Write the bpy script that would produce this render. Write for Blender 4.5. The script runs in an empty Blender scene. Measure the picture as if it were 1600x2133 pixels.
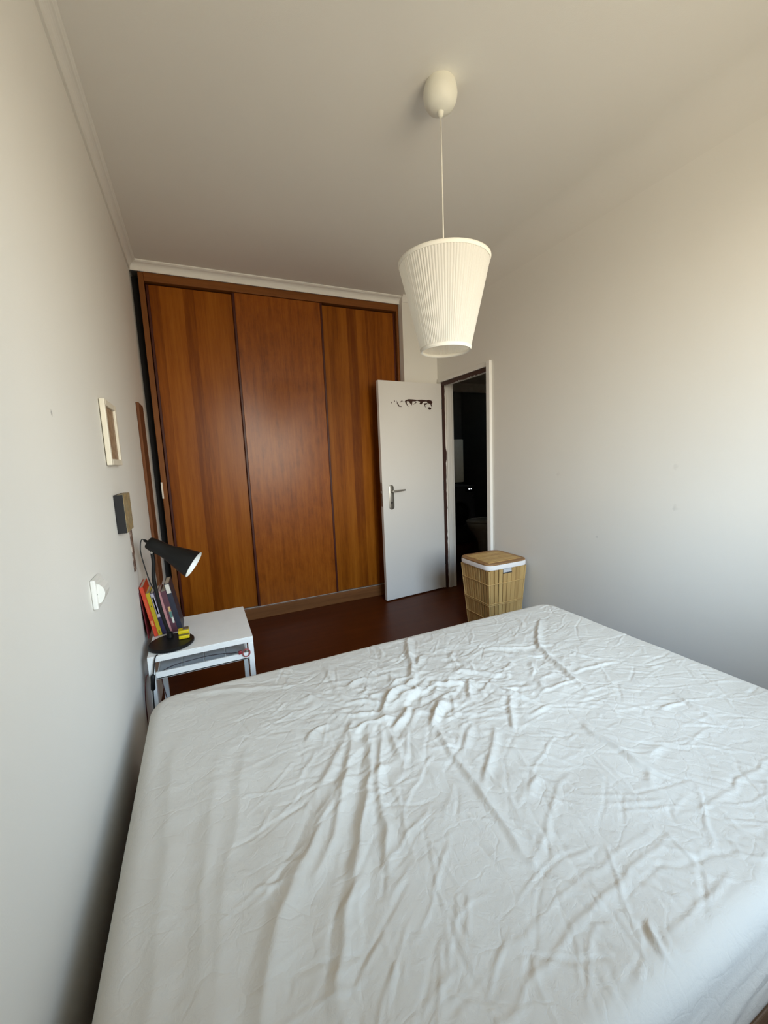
import bpy, bmesh, math, random
import numpy as np
from mathutils import Vector, Matrix

# ------------------------------------------------------------------ camera, world, light, exposure
S = bpy.context.scene
COL = S.collection
cam_d = bpy.data.cameras.new('camera'); cam = bpy.data.objects.new('camera', cam_d); COL.objects.link(cam)
RIGHT = Vector((0.90843059, -0.41586662, -0.04253012)); UP = Vector((0.09281466, 0.10144967, 0.99050159)); FWD = Vector((0.40760189, 0.90374937, -0.13075851))
cam.matrix_world = Matrix(((RIGHT.x, UP.x, -FWD.x, 0.29662), (RIGHT.y, UP.y, -FWD.y, -3.54295), (RIGHT.z, UP.z, -FWD.z, 1.33383), (0, 0, 0, 1)))
cam_d.sensor_fit = 'HORIZONTAL'; cam_d.sensor_width = 36.0; cam_d.lens = 36.0 * 843.52 / 1600.0
cam_d.clip_start = 0.01
S.camera = cam

world = bpy.data.worlds.new('sky'); S.world = world; world.use_nodes = True
wn = world.node_tree.nodes; wl = world.node_tree.links
bg = wn['Background']; tc = wn.new('ShaderNodeTexCoord'); sx = wn.new('ShaderNodeSeparateXYZ'); mr = wn.new('ShaderNodeMapRange'); rp = wn.new('ShaderNodeValToRGB')
mr.inputs['From Min'].default_value = -1; mr.inputs['From Max'].default_value = 1
wl.new(tc.outputs['Generated'], sx.inputs[0]); wl.new(sx.outputs['Z'], mr.inputs['Value']); wl.new(mr.outputs[0], rp.inputs[0]); wl.new(rp.outputs[0], bg.inputs['Color'])
cr = rp.color_ramp
for e, (pos, c) in zip([cr.elements[0], cr.elements[1]] + [cr.elements.new(.6) for _ in range(4)],
                       [(0.0, (.38, .32, .23)), (1.0, (.34, .58, 1.0)), (.47, (.43, .37, .27)), (.52, (1.0, .92, .76)), (.60, (.90, .97, .97)), (.74, (.48, .76, 1.08))]):
    e.position = pos; e.color = (*c, 1)
bg.inputs['Strength'].default_value = 15.0

# balcony window opening (behind the camera): daylight comes in here
WIN = (0.75, 2.15, 1.0, 2.42); YF = -4.20
pl = bpy.data.lights.new('window_portal', 'AREA'); pl.shape = 'RECTANGLE'; pl.size = WIN[1] - WIN[0]; pl.size_y = WIN[3] - WIN[2]
pl.cycles.is_portal = True
po = bpy.data.objects.new('window_portal', pl); COL.objects.link(po); po.location = ((WIN[0] + WIN[1]) / 2, YF - .16, (WIN[2] + WIN[3]) / 2)
po.rotation_euler = (math.radians(90), 0, 0)

S.view_settings.view_transform = 'Standard'; S.view_settings.look = 'None'; S.view_settings.gamma = 1.0
S.view_settings.use_curve_mapping = False
S.view_settings.exposure = 0.57
S.cycles.max_bounces = 10; S.cycles.diffuse_bounces = 7; S.cycles.glossy_bounces = 4; S.cycles.transparent_max_bounces = 8
S.cycles.caustics_reflective = False; S.cycles.caustics_refractive = False
S.cycles.use_denoising = True; S.cycles.use_adaptive_sampling = True; S.cycles.adaptive_threshold = .025; S.cycles.sample_clamp_indirect = 8.0

# ------------------------------------------------------------------ helpers
random.seed(4); RNG = np.random.default_rng(4)

class NT:
    def __init__(s, name):
        s.m = bpy.data.materials.new(name); s.m.use_nodes = True
        s.n = s.m.node_tree.nodes; s.l = s.m.node_tree.links; s.b = s.n['Principled BSDF']; s.out = s.n['Material Output']
    def node(s, t, ins=None, **kw):
        n = s.n.new(t)
        for k, v in kw.items(): setattr(n, k, v)
        for k, v in (ins or {}).items():
            if hasattr(v, 'is_output'): s.l.new(v, n.inputs[k])
            else: n.inputs[k].default_value = v
        return n
    def link(s, a, b): s.l.new(a, b)
    def obj(s, scale=(1, 1, 1)):
        t = s.node('ShaderNodeTexCoord')
        return s.node('ShaderNodeMapping', {'Vector': t.outputs['Object'], 'Scale': scale}).outputs[0]
    def noise(s, vec, scale, detail=3, rough=.5):
        return s.node('ShaderNodeTexNoise', {'Vector': vec, 'Scale': scale, 'Detail': detail, 'Roughness': rough}).outputs[0]
    def ramp(s, fac, stops):
        r = s.node('ShaderNodeValToRGB', {'Fac': fac}); e = r.color_ramp.elements
        while len(e) < len(stops): e.new(.5)
        for q, (p, c) in zip(e, stops): q.position = p; q.color = (*c, 1)
        return r.outputs[0]
    def mix(s, fac, a, b, mode='MIX'):
        m = s.node('ShaderNodeMix', data_type='RGBA', blend_type=mode)
        for k, v in ((0, fac), (6, a), (7, b)):
            if hasattr(v, 'is_output'): s.l.new(v, m.inputs[k])
            else: m.inputs[k].default_value = v if k == 0 else (*v, 1)
        return m.outputs[2]
    def bump(s, h, strength, dist=.001):
        s.l.new(s.node('ShaderNodeBump', {'Height': h, 'Strength': strength, 'Distance': dist}).outputs[0], s.b.inputs['Normal'])

def plain(name, c, rough=.5, metal=0.0, var=.06, spec=.5):
    t = NT(name); t.b.inputs['Roughness'].default_value = rough; t.b.inputs['Metallic'].default_value = metal
    t.b.inputs['Specular IOR Level'].default_value = spec
    n = t.noise(t.obj(), 18, 3)
    t.link(t.ramp(n, [(.3, tuple(x * (1 - var) for x in c)), (.7, tuple(min(1, x * (1 + var)) for x in c))]), t.b.inputs['Base Color'])
    return t.m

def plaster(name, c, marks=()):
    t = NT(name); t.b.inputs['Roughness'].default_value = .85; t.b.inputs['Specular IOR Level'].default_value = .25
    v = t.obj(); big = t.noise(v, 1.3, 4); col = t.ramp(big, [(.3, tuple(x * .97 for x in c)), (.7, c)])
    for (p, r, k) in marks:       # scuffs and a filled nail hole on the paint
        d = t.node('ShaderNodeVectorMath', {0: v, 1: p}, operation='DISTANCE')
        nn = t.noise(v, 60, 3)
        a = t.node('ShaderNodeMath', {0: d.outputs['Value'], 1: t.node('ShaderNodeMath', {0: nn, 1: r * 1.6}, operation='MULTIPLY').outputs[0]}, operation='SUBTRACT').outputs[0]
        f = t.node('ShaderNodeMapRange', {'Value': a, 'From Min': 0.0, 'From Max': -r * .5, 'To Min': 0.0, 'To Max': k}).outputs[0]
        col = t.mix(f, col, (.22, .21, .21))
    t.link(col, t.b.inputs['Base Color'])
    h = t.node('ShaderNodeMath', {0: t.noise(v, 260, 2), 1: t.noise(v, 40, 3)}, operation='ADD').outputs[0]
    t.bump(h, .12, .002)
    return t.m

def wood(name, dark, mid, light, rough=.35, strip=.0, axis='z', grain=1.0, coat=0.0, spec=.5, mottled=0.0):
    t = NT(name); t.b.inputs['Roughness'].default_value = rough; t.b.inputs['Specular IOR Level'].default_value = spec
    if coat: t.b.inputs['Coat Weight'].default_value = coat; t.b.inputs['Coat Roughness'].default_value = .3
    sc = {'z': (30, 30, 1.6), 'x': (1.6, 30, 30), 'y': (30, 1.6, 30)}[axis]
    v = t.obj(); vs = t.obj(sc)
    g = t.noise(vs, 1.0 * grain, 6, .6); fine = t.noise(vs, 7.0 * grain, 3, .7)
    fac = t.node('ShaderNodeMath', {0: t.node('ShaderNodeMath', {0: g, 1: .7}, operation='MULTIPLY').outputs[0], 1: t.node('ShaderNodeMath', {0: fine, 1: .3}, operation='MULTIPLY').outputs[0]}, operation='ADD').outputs[0]
    if strip:
        s = t.node('ShaderNodeSeparateXYZ', {0: v})
        q = t.node('ShaderNodeMath', {0: s.outputs['X'], 1: strip}, operation='DIVIDE').outputs[0]
        q = t.node('ShaderNodeMath', {0: q}, operation='FLOOR').outputs[0]
        r = t.node('ShaderNodeTexWhiteNoise', {'W': q}, noise_dimensions='1D').outputs[0]
        fac = t.node('ShaderNodeMath', {0: fac, 1: t.node('ShaderNodeMath', {0: r, 1: -.5}, operation='ADD').outputs[0]}, operation='MULTIPLY_ADD')
        fac.inputs[1].default_value = .0
        fac2 = t.node('ShaderNodeMath', {0: t.node('ShaderNodeMath', {0: r, 1: -.5}, operation='ADD').outputs[0], 1: .26}, operation='MULTIPLY').outputs[0]
        gg = t.node('ShaderNodeMath', {0: t.node('ShaderNodeMath', {0: g, 1: .7}, operation='MULTIPLY').outputs[0], 1: t.node('ShaderNodeMath', {0: fine, 1: .3}, operation='MULTIPLY').outputs[0]}, operation='ADD').outputs[0]
        fac = t.node('ShaderNodeMath', {0: gg, 1: fac2}, operation='ADD').outputs[0]
    if mottled:
        mv = t.noise(t.obj((9, 9, 4)), 2.2, 4, .65)
        fac = t.node('ShaderNodeMath', {0: fac, 1: t.node('ShaderNodeMath', {0: t.node('ShaderNodeMath', {0: mv, 1: -.5}, operation='ADD').outputs[0], 1: mottled}, operation='MULTIPLY').outputs[0]}, operation='ADD').outputs[0]
    t.link(t.ramp(fac, [(.3, dark), (.5, mid), (.72, light)]), t.b.inputs['Base Color'])
    t.bump(fine, .06, .001)
    return t.m

class MB:
    """collects shapes and links them as one mesh object"""
    def __init__(s): s.bm = bmesh.new()
    def box(s, x0, x1, y0, y1, z0, z1, bevel=0.0, seg=2, M=None):
        vs = [s.bm.verts.new((x, y, z)) for x in (x0, x1) for y in (y0, y1) for z in (z0, z1)]
        fs = [s.bm.faces.new([vs[i] for i in f]) for f in ((0, 1, 3, 2), (4, 6, 7, 5), (0, 4, 5, 1), (2, 3, 7, 6), (0, 2, 6, 4), (1, 5, 7, 3))]
        if bevel:
            es = list({e for f in fs for e in f.edges})
            r = bmesh.ops.bevel(s.bm, geom=es, offset=bevel, segments=seg, affect='EDGES', profile=.5)
            vs = list({v for f in r['faces'] for v in f.verts} | {v for v in vs if v.is_valid})
        if M is not None: bmesh.ops.transform(s.bm, matrix=M, verts=[v for v in vs if v.is_valid])
        return s
    def ring_loft(s, rings, cap0=True, cap1=True, closed=True):
        R = [[s.bm.verts.new(p) for p in r] for r in rings]
        n = len(R[0])
        for a, b in zip(R, R[1:]):
            for i in range(n if closed else n - 1):
                s.bm.faces.new((a[i], a[(i + 1) % n], b[(i + 1) % n], b[i]))
        if cap0: s.bm.faces.new(R[0][::-1])
        if cap1: s.bm.faces.new(R[-1])
        return s
    def lathe(s, prof, c=(0, 0, 0), axis=(0, 0, 1), n=32, cap0=True, cap1=True):
        a = Vector(axis).normalized(); u = a.orthogonal().normalized(); w = a.cross(u); c = Vector(c)
        rings = [[c + a * h + (u * math.cos(2 * math.pi * i / n) + w * math.sin(2 * math.pi * i / n)) * max(r, 1e-5) for i in range(n)] for r, h in prof]
        return s.ring_loft(rings, cap0, cap1)
    def tube(s, pts, r, n=8, smooth=0):
        P = [Vector(p) for p in pts]
        for _ in range(smooth):
            Q = [P[0]]
            for a, b in zip(P, P[1:]): Q += [a * .75 + b * .25, a * .25 + b * .75]
            P = Q + [P[-1]]
        rr = r if hasattr(r, '__len__') else [r] * len(P)
        if len(rr) != len(P): rr = list(np.interp(np.linspace(0, 1, len(P)), np.linspace(0, 1, len(rr)), rr))
        T = [(P[min(i + 1, len(P) - 1)] - P[max(i - 1, 0)]).normalized() for i in range(len(P))]
        u = T[0].orthogonal().normalized(); rings = []
        for p, t, q in zip(P, T, rr):
            u = (u - t * u.dot(t)).normalized(); w = t.cross(u)
            rings.append([p + (u * math.cos(2 * math.pi * i / n) + w * math.sin(2 * math.pi * i / n)) * q for i in range(n)])
        return s.ring_loft(rings)
    def prism(s, pts2, z0, z1):
        a = [s.bm.verts.new((x, y, z0)) for x, y in pts2]; b = [s.bm.verts.new((x, y, z1)) for x, y in pts2]; n = len(a)
        for i in range(n): s.bm.faces.new((a[i], a[(i + 1) % n], b[(i + 1) % n], b[i]))
        s.bm.faces.new(a[::-1]); s.bm.faces.new(b)
        return s
    def build(s, name, m, parent=None, smooth=False, label=None, auto=None):
        bmesh.ops.recalc_face_normals(s.bm, faces=s.bm.faces)
        me = bpy.data.meshes.new(name); s.bm.to_mesh(me); s.bm.free(); me.materials.append(m)
        if smooth: me.shade_smooth()
        if auto: me.set_sharp_from_angle(angle=math.radians(auto))
        o = bpy.data.objects.new(name, me); COL.objects.link(o)
        if parent: put(o, parent)
        if label: o['label'] = label
        return o

def put(o, parent):      # keeps the world-space coordinates the mesh was built in
    o.parent = parent
    if not parent.parent: o.matrix_parent_inverse = parent.matrix_basis.inverted()
def thing(name, label, cat, loc=(0, 0, 0), group=None):
    o = bpy.data.objects.new(name, None); COL.objects.link(o); o.location = loc; o.empty_display_size = .05
    tag(o, label, cat, group); return o
def tag(o, label, cat, group=None, kind=None):
    o['label'] = label; o['category'] = cat
    if group: o['group'] = group
    if kind: o['kind'] = kind
    return o
def struct(o, label, cat): return tag(o, label, cat, kind='structure')

# ------------------------------------------------------------------ materials
WALLC = (.80, .785, .74)
M_wall_l = plaster('painted_wall', WALLC, [((-.02, -2.27, 1.48), .012, .6)])
M_wall = plaster('painted_wall_right', WALLC, [((2.488, -2.29, 1.02), .02, .16), ((2.488, -2.285, 1.23), .02, .10), ((2.488, -1.85, .80), .012, .2), ((2.488, -1.55, 1.18), .02, .08)])
M_ceil = plaster('painted_ceiling', (.78, .765, .72))
M_trim = plaster('white_trim_paint', (.84, .825, .79))
M_floor = wood('dark_varnished_floor', (.068, .0150, .0025), (.088, .0195, .0035), (.110, .027, .0055), rough=.33, axis='x', grain=.6, spec=.13)
M_door = [wood('wardrobe_veneer_striped', (.165, .040, .0022), (.255, .070, .0045), (.335, .106, .009), rough=.29, strip=.078, spec=.16),
          wood('wardrobe_veneer_mottled', (.165, .039, .0024), (.265, .070, .0050), (.345, .106, .010), rough=.29, mottled=.45, spec=.26),
          wood('wardrobe_veneer_plain', (.155, .038, .0022), (.245, .070, .0045), (.32, .103, .009), rough=.29, strip=.09, mottled=.15, spec=.16)]
M_frame = wood('wardrobe_frame_wood', (.14, .045, .010), (.20, .070, .016), (.26, .095, .024), rough=.42, spec=.2)
M_frame_x = wood('wardrobe_rail_wood', (.14, .045, .010), (.20, .070, .016), (.26, .095, .024), rough=.42, axis='x', spec=.2)
M_plinth = wood('wardrobe_plinth_wood', (.12, .046, .014), (.17, .068, .022), (.22, .09, .03), rough=.45, axis='x', spec=.2)
M_edge = wood('dark_red_edge_wood', (.045, .007, .003), (.062, .010, .004), (.085, .016, .006), rough=.4, spec=.3)
M_black = plain('gap_shade_black', (.006, .005, .005), .8)
M_doorpaint = plaster('door_paint', (.76, .74, .71))
M_jamb = wood('old_white_jamb_paint', (.62, .59, .55), (.72, .69, .65), (.78, .75, .71), rough=.6)
M_brown = plain('bare_brown_wood', (.040, .011, .006), .6, var=.2)
M_steel = plain('brushed_steel', (.42, .40, .36), .35, .8)
M_dark = plain('dark_metal', (.03, .028, .028), .5)
M_white = plain('white_plastic', (.82, .81, .77), .35)
M_black_p = plain('black_lamp_plastic', (.006, .006, .006), .42, spec=.3)
M_rubber = plain('black_cable_rubber', (.008, .008, .008), .6)
M_tablew = plain('white_painted_metal', (.90, .90, .87), .4, var=.02)
M_greyfelt = plain('grey_shelf_slat', (.48, .49, .50), .8)

# ------------------------------------------------------------------ room shell
H = 2.7966; W = 2.488; XL = -.02; DY0, DY1, DH = -.8368, -.1464, 2.018; WT = .11
struct(MB().box(-.14, 4.6, YF - .2, .0, -.1, 0).box(-.14, 4.6, 0, 2.5, -.1, -.0005).build('floor', M_floor), 'dark red brown varnished wooden floor', 'floor')
struct(MB().box(-.14, W + WT, YF - .2, .75, H, H + .12).build('ceiling', M_ceil), 'plain white painted bedroom ceiling', 'ceiling')
struct(MB().box(-.14, XL, YF - .2, .75, 0, H).build('wall_left', M_wall_l), 'white painted wall behind the bedside table', 'wall')
struct(MB().box(W, W + WT, YF - .2, DY0 - .02, 0, H).box(W, W + WT, DY1 + .02, .75, 0, H).box(W, W + WT, DY0 - .02, DY1 + .02, DH + .02, H).build('wall_right', M_wall), 'white painted wall with the bedroom doorway', 'wall')
PY = -.0771
struct(MB().box(2.127, W, PY, .63, 0, H).box(-.14, W, .63, .75, 0, H).build('wall_back', M_wall), 'narrow white wall between wardrobe and doorway corner', 'wall')
x0, x1, z0, z1 = WIN
struct(MB().box(-.14, x0, YF - .2, YF, 0, H).box(x1, W + WT, YF - .2, YF, 0, H).box(x0, x1, YF - .2, YF, 0, z0).box(x0, x1, YF - .2, YF, z1, H).build('wall_front', M_wall), 'window wall behind the viewpoint', 'wall')
t = NT('clear_glass'); g = t.node('ShaderNodeBsdfGlossy', {'Roughness': .02}); tr = t.node('ShaderNodeBsdfTransparent'); fr = t.node('ShaderNodeFresnel', {'IOR': 1.35}); ms = t.node('ShaderNodeMixShader', {0: fr.outputs[0], 1: tr.outputs[0], 2: g.outputs[0]}); t.link(ms.outputs[0], t.out.inputs['Surface']); M_glass = t.m
wn_o = thing('window_1', 'white framed balcony window behind the viewpoint', 'window', (x0, YF, z0)); wn_o['kind'] = 'structure'
fy0, fy1 = YF - .14, YF - .09; xm = (x0 + x1) / 2
MB().box(x0, x1, fy0, fy1, z0, z0 + .05).box(x0, x1, fy0, fy1, z1 - .05, z1).box(x0, x0 + .05, fy0, fy1, z0, z1).box(x1 - .05, x1, fy0, fy1, z0, z1).box(xm - .03, xm + .03, fy0, fy1, z0, z1).build('window_frame', M_white, wn_o)
for a, b in ((x0 + .05, xm - .03), (xm + .03, x1 - .05)):
    MB().box(a, b, YF - .118, YF - .112, z0 + .05, z1 - .05).build('pane', M_glass, wn_o)

# plaster cornices: coved profile
def cove(name, p0, p1, out, label, h=.057, d=.062, mat=None):
    p0, p1, out = Vector(p0), Vector(p1), Vector(out); prof = [(0, 0), (d, 0), (d, -.008), (d - .008, -.012)]
    for k in range(7):
        a = math.pi / 2 * k / 6
        prof.append((d - .010 - (d - .022) * math.sin(a), -.014 - (h - .026) * (1 - math.cos(a))))
    prof += [(.012, -h + .008), (.010, -h), (0, -h)]
    rings = [[p + out * u + Vector((0, 0, v)) for u, v in prof] for p in (p0, p1)]
    return struct(MB().ring_loft(rings).build(name, mat or M_trim), label, 'cornice')
cove('trim_1', (XL, -.012, H), (2.127, -.012, H), (0, -1, 0), 'white plaster cornice above the brown wardrobe')
cove('trim_2', (XL, YF, H), (XL, -.03, H), (1, 0, 0), 'plaster cornice along top of left wall', h=.057, d=.05, mat=M_ceil)
cove('trim_3', (2.127, PY, H), (W, PY, H), (0, -1, 0), 'short plaster cornice between wardrobe and right wall', d=.03)

RF = .17   # the right wall runs into the ceiling in a smooth rounded plaster junction
m = MB(); prof = [(W + .02, H + .02), (W + .02, H - RF)] + [(W - RF + RF * math.cos(a), H - RF + RF * math.sin(a)) for a in np.linspace(0, math.pi / 2, 25)] + [(W - RF, H + .02)]
m.ring_loft([[(x, y, z) for x, z in prof] for y in (YF, PY)])
struct(m.build('trim_5', M_ceil, smooth=True, auto=30), 'rounded plaster junction between right wall and ceiling', 'cornice')

# doorway: casing, jamb linings, bare brown rebate
dw = thing('trim_4', 'white painted frame of the open bedroom doorway', 'door frame', (W, DY0, 0)); dw['kind'] = 'structure'
MB().box(W - .026, W, DY0 - .045, DY0 - .002, 0, DH + .052, .003).build('side_casing', M_trim, dw)
MB().box(W - .012, W, DY0 - .002, DY1 + .06, DH + .014, DH + .052, .003).box(W - .012, W, DY1 + .012, DY1 + .055, 0, DH + .014, .003).build('head_casing', M_wall, dw)
MB().box(W + .004, W + WT + .01, DY1, DY1 + .02, 0, DH).box(W + .045, W + .07, DY1 - .012, DY1, 0, DH).box(W + WT - .005, W + WT + .015, DY1 - .006, DY1 + .03, 0, DH).build('far_jamb', M_jamb, dw)
MB().box(W, W + WT, DY0 - .02, DY0, 0, DH).build('near_jamb', M_jamb, dw)
MB().box(W + .03, W + WT, DY0, DY1, DH, DH + .02).box(W + .045, W + .07, DY0, DY1, DH - .015, DH).build('head_jamb', M_jamb, dw)
m = MB()   # brown strip with a chipped edge along hinge side and head
zz = np.linspace(.0, DH, 60); ex = .030 + RNG.normal(0, .0015, 60); ex[38:41] += .010; ex[24:26] += .005
va = [m.bm.verts.new((W - .002, DY1 - .004, z)) for z in zz]; vb = [m.bm.verts.new((W + e, DY1 - .004, z)) for z, e in zip(zz, ex)]
for i in range(59): m.bm.faces.new((va[i], vb[i], vb[i + 1], va[i + 1]))
yy = np.linspace(DY0, DY1, 40); ez = DH - .024 + RNG.normal(0, .0025, 40)
va = [m.bm.verts.new((W - .0015, y, DH + .012)) for y in yy]; vb = [m.bm.verts.new((W - .0015, y, z)) for y, z in zip(yy, ez)]
for i in range(39): m.bm.faces.new((va[i], vb[i], vb[i + 1], va[i + 1]))
m.box(W - .001, W + .03, DY0, DY1, DH, DH + .012).build('rebate', M_brown, dw, label='bare dark brown wood rebate with chipped paint')

# ------------------------------------------------------------------ bathroom and corridor beyond the doorway
M_tile = plain('bathroom_tile_unlit', (.045, .042, .034), .5, spec=.2)  # near-black colour stands in for the bathroom's missing light
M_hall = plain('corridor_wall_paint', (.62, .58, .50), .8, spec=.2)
XB = W + WT
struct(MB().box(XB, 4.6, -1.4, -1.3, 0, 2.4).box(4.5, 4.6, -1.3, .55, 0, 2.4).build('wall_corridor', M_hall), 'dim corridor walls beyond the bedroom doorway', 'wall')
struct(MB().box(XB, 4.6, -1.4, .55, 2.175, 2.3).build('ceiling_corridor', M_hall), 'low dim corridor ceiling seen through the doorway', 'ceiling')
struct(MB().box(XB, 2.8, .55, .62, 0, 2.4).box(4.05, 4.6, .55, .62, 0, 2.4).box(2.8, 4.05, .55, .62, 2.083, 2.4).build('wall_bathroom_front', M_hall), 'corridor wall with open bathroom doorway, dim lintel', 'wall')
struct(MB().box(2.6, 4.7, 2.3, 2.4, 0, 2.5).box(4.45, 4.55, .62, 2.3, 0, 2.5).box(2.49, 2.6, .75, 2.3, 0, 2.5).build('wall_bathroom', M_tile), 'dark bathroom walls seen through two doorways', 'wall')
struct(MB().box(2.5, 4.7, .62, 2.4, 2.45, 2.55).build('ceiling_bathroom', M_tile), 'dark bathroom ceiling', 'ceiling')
M_wash_unlit = plain('appliance_unlit', (.045, .045, .043), .35)  # white machine coloured near-black, the room's darkness put into its colour
wm = thing('washing_machine', 'front loading washing machine coloured dark for the unlit bathroom', 'washing machine', (3.8, 1.5, 0))
MB().box(3.52, 4.12, 1.5, 2.05, .01, .87, .012).build('body', M_wash_unlit, wm)
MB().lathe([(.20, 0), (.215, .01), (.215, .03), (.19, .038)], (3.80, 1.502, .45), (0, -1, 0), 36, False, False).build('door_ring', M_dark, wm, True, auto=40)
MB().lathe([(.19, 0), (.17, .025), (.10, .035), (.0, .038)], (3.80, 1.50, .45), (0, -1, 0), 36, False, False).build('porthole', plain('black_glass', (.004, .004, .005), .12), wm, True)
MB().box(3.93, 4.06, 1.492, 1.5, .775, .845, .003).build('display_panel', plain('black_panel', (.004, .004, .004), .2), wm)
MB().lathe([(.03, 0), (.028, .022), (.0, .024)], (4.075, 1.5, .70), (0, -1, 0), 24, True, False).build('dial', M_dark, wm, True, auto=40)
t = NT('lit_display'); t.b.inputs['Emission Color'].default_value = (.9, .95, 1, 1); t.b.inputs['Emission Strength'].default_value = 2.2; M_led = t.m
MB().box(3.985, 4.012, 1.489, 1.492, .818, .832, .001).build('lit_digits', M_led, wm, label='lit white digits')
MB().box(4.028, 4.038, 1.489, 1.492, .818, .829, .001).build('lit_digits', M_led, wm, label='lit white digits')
cb = thing('wall_cabinet', 'pale upright cabinet panel above the darkened washing machine', 'cabinet', (3.7, 1.6, .93))
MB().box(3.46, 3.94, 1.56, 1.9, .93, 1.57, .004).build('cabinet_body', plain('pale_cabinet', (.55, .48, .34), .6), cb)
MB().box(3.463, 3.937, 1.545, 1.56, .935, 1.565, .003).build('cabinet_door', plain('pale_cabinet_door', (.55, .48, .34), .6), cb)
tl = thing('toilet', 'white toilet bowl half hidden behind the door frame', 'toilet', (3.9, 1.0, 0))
M_cer = plain('dimmed_ceramic', (.42, .41, .36), .25)  # white ceramic greyed, the dim light is part of the colour
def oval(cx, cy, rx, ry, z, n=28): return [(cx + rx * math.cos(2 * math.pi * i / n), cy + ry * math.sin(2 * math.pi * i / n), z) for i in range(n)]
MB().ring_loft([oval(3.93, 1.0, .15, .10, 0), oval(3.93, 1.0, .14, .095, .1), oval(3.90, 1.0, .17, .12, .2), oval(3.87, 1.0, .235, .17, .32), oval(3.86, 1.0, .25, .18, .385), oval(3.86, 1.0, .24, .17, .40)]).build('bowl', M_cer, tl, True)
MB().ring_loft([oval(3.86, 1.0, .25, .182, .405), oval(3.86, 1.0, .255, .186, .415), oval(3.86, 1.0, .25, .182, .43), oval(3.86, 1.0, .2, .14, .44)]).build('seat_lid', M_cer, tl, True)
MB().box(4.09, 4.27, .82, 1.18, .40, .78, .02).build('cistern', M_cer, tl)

# ------------------------------------------------------------------ built-in wardrobe
wr = thing('wardrobe', 'large brown veneered built-in wardrobe with three tall flat sliding doors', 'wardrobe', (1.08, 0, 0))
XLW, XRW, ZT, ZD, ZP = .031, 2.123, 2.7395, 2.6806, .1057
MB().box(XLW + .001, XLW + .02, .05, .60, 0, ZT).box(XRW - .02, XRW - .001, .05, .60, 0, ZT).box(XLW + .02, XRW - .02, .58, .60, 0, ZT).box(XLW + .02, XRW - .02, .055, .58, ZT - .02, ZT).box(XLW + .02, XRW - .02, .055, .58, .06, .08).build('carcass', M_edge, wr)
MB().box(XLW, XLW + .036, -.008, .05, 0, ZT, .003).build('left_stile', M_frame, wr)
MB().box(XRW - .022, XRW, -.008, .05, 0, ZT, .003).build('right_stile', M_frame, wr)
MB().box(XLW + .036, XRW - .022, -.010, .05, ZD, ZT, .003).build('top_rail', M_frame_x, wr)
MB().box(XLW + .036, XRW - .022, -.006, .05, 0, ZP - .004, .004).build('plinth', M_plinth, wr)
MB().box(XLW + .036, XRW - .022, .010, .05, ZP - .004, ZP + .002).build('track', plain('pale_track', (.5, .47, .42), .4, .6), wr)
doors = [(XLW + .040, .680, .022), (.664, 1.392, .002), (1.376, XRW - .026, .022)]
for i, (a, b, y) in enumerate(doors):
    d = MB().box(a + .018, b - .018, y, y + .017, ZP + .004, ZD - (.012 if i != 1 else .003), .0015).build('sliding_door', M_door[i], wr)
    d['label'] = ['left door, veneer in plain vertical strips', 'middle door, mottled veneer', 'right door, partly behind the white door'][i]
    for xa, xb in ((a, a + .0185), (b - .0185, b)):
        m = MB(); m.box(xa, xb, y - .004, y + .017, ZP + .004, ZD - (.012 if i != 1 else .003), .003)
        m.build('edge_strip', M_edge, d)
MB().box(XLW - .003, XLW + .008, -.0088, -.0082, 1.10, 1.225).build('paper_strip', plain('old_paper', (.75, .70, .62), .9), wr, label='torn pale paper strip on the left stile')
MB().box(XL + .0, XLW - .004, .10, .62, 0, ZT).build('shadow_filler', M_black, wr)  # black block added inside the wall gap to stand in for its shade

# ------------------------------------------------------------------ open bedroom door
ANG = .092; LW = .693; LH0, LH1 = .010, 2.016
dr = bpy.data.objects.new('door_1', None); COL.objects.link(dr); dr.location = (W - .004, DY1 - .002, 0); dr.rotation_euler = (0, 0, ANG)
struct(dr, 'white bedroom door standing open against the wardrobe, paint peeled', 'door')
def loc(o, parent): o.parent = parent; return o
L = MB().box(-LW, 0, 0, .038, LH0, LH1, .002)
loc(L.build('door_leaf', M_doorpaint), dr)
m = MB(); pr = [(-.6035 + .0265 * math.cos(a), (1.066 if math.sin(a) >= 0 else .892) + .0265 * math.sin(a)) for a in np.linspace(0, 2 * math.pi, 41)[:-1]]
m.ring_loft([[(x * 1, y, z) for x, z in pr] for y in (0, -.005)] + [[(-.6035 + (x + .6035) * .86, -.0075, z + (.003 if z < .98 else -.003)) for x, z in pr]])
h = loc(m.build('handle_plate', M_steel, auto=40), dr)
lv = MB().lathe([(.012, 0), (.012, .045), (.0, .047)], (-.6035, -.006, 1.035), (0, -1, 0), 16, True, False)
lv.tube([(-.6035, -.047, 1.035), (-.57, -.050, 1.036), (-.48, -.049, 1.040)], [.010, .009, .0075], 12)
loc(lv.build('lever', M_steel, None, True, auto=45), h)
loc(MB().lathe([(.010, 0), (.010, .004), (.0, .004)], (-.6035, -.006, .93), (0, -1, 0), 16, True, False).box(-.606, -.601, -.0105, -.006, .908, .93).build('keyhole', M_dark), h)
loc(MB().box(-LW - .0015, -LW + .001, .008, .030, .90, 1.12).box(-LW - .010, -LW, .012, .026, 1.02, 1.045, .002).build('latch', plain('dull_latch', (.25, .19, .16), .4, .6)), dr)
for z in (.25, 1.0, 1.78):
    loc(MB().lathe([(.007, 0), (.007, .09)], (.004, .004, z), (0, 0, 1), 12).build('hinge', M_dark), dr)
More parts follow.
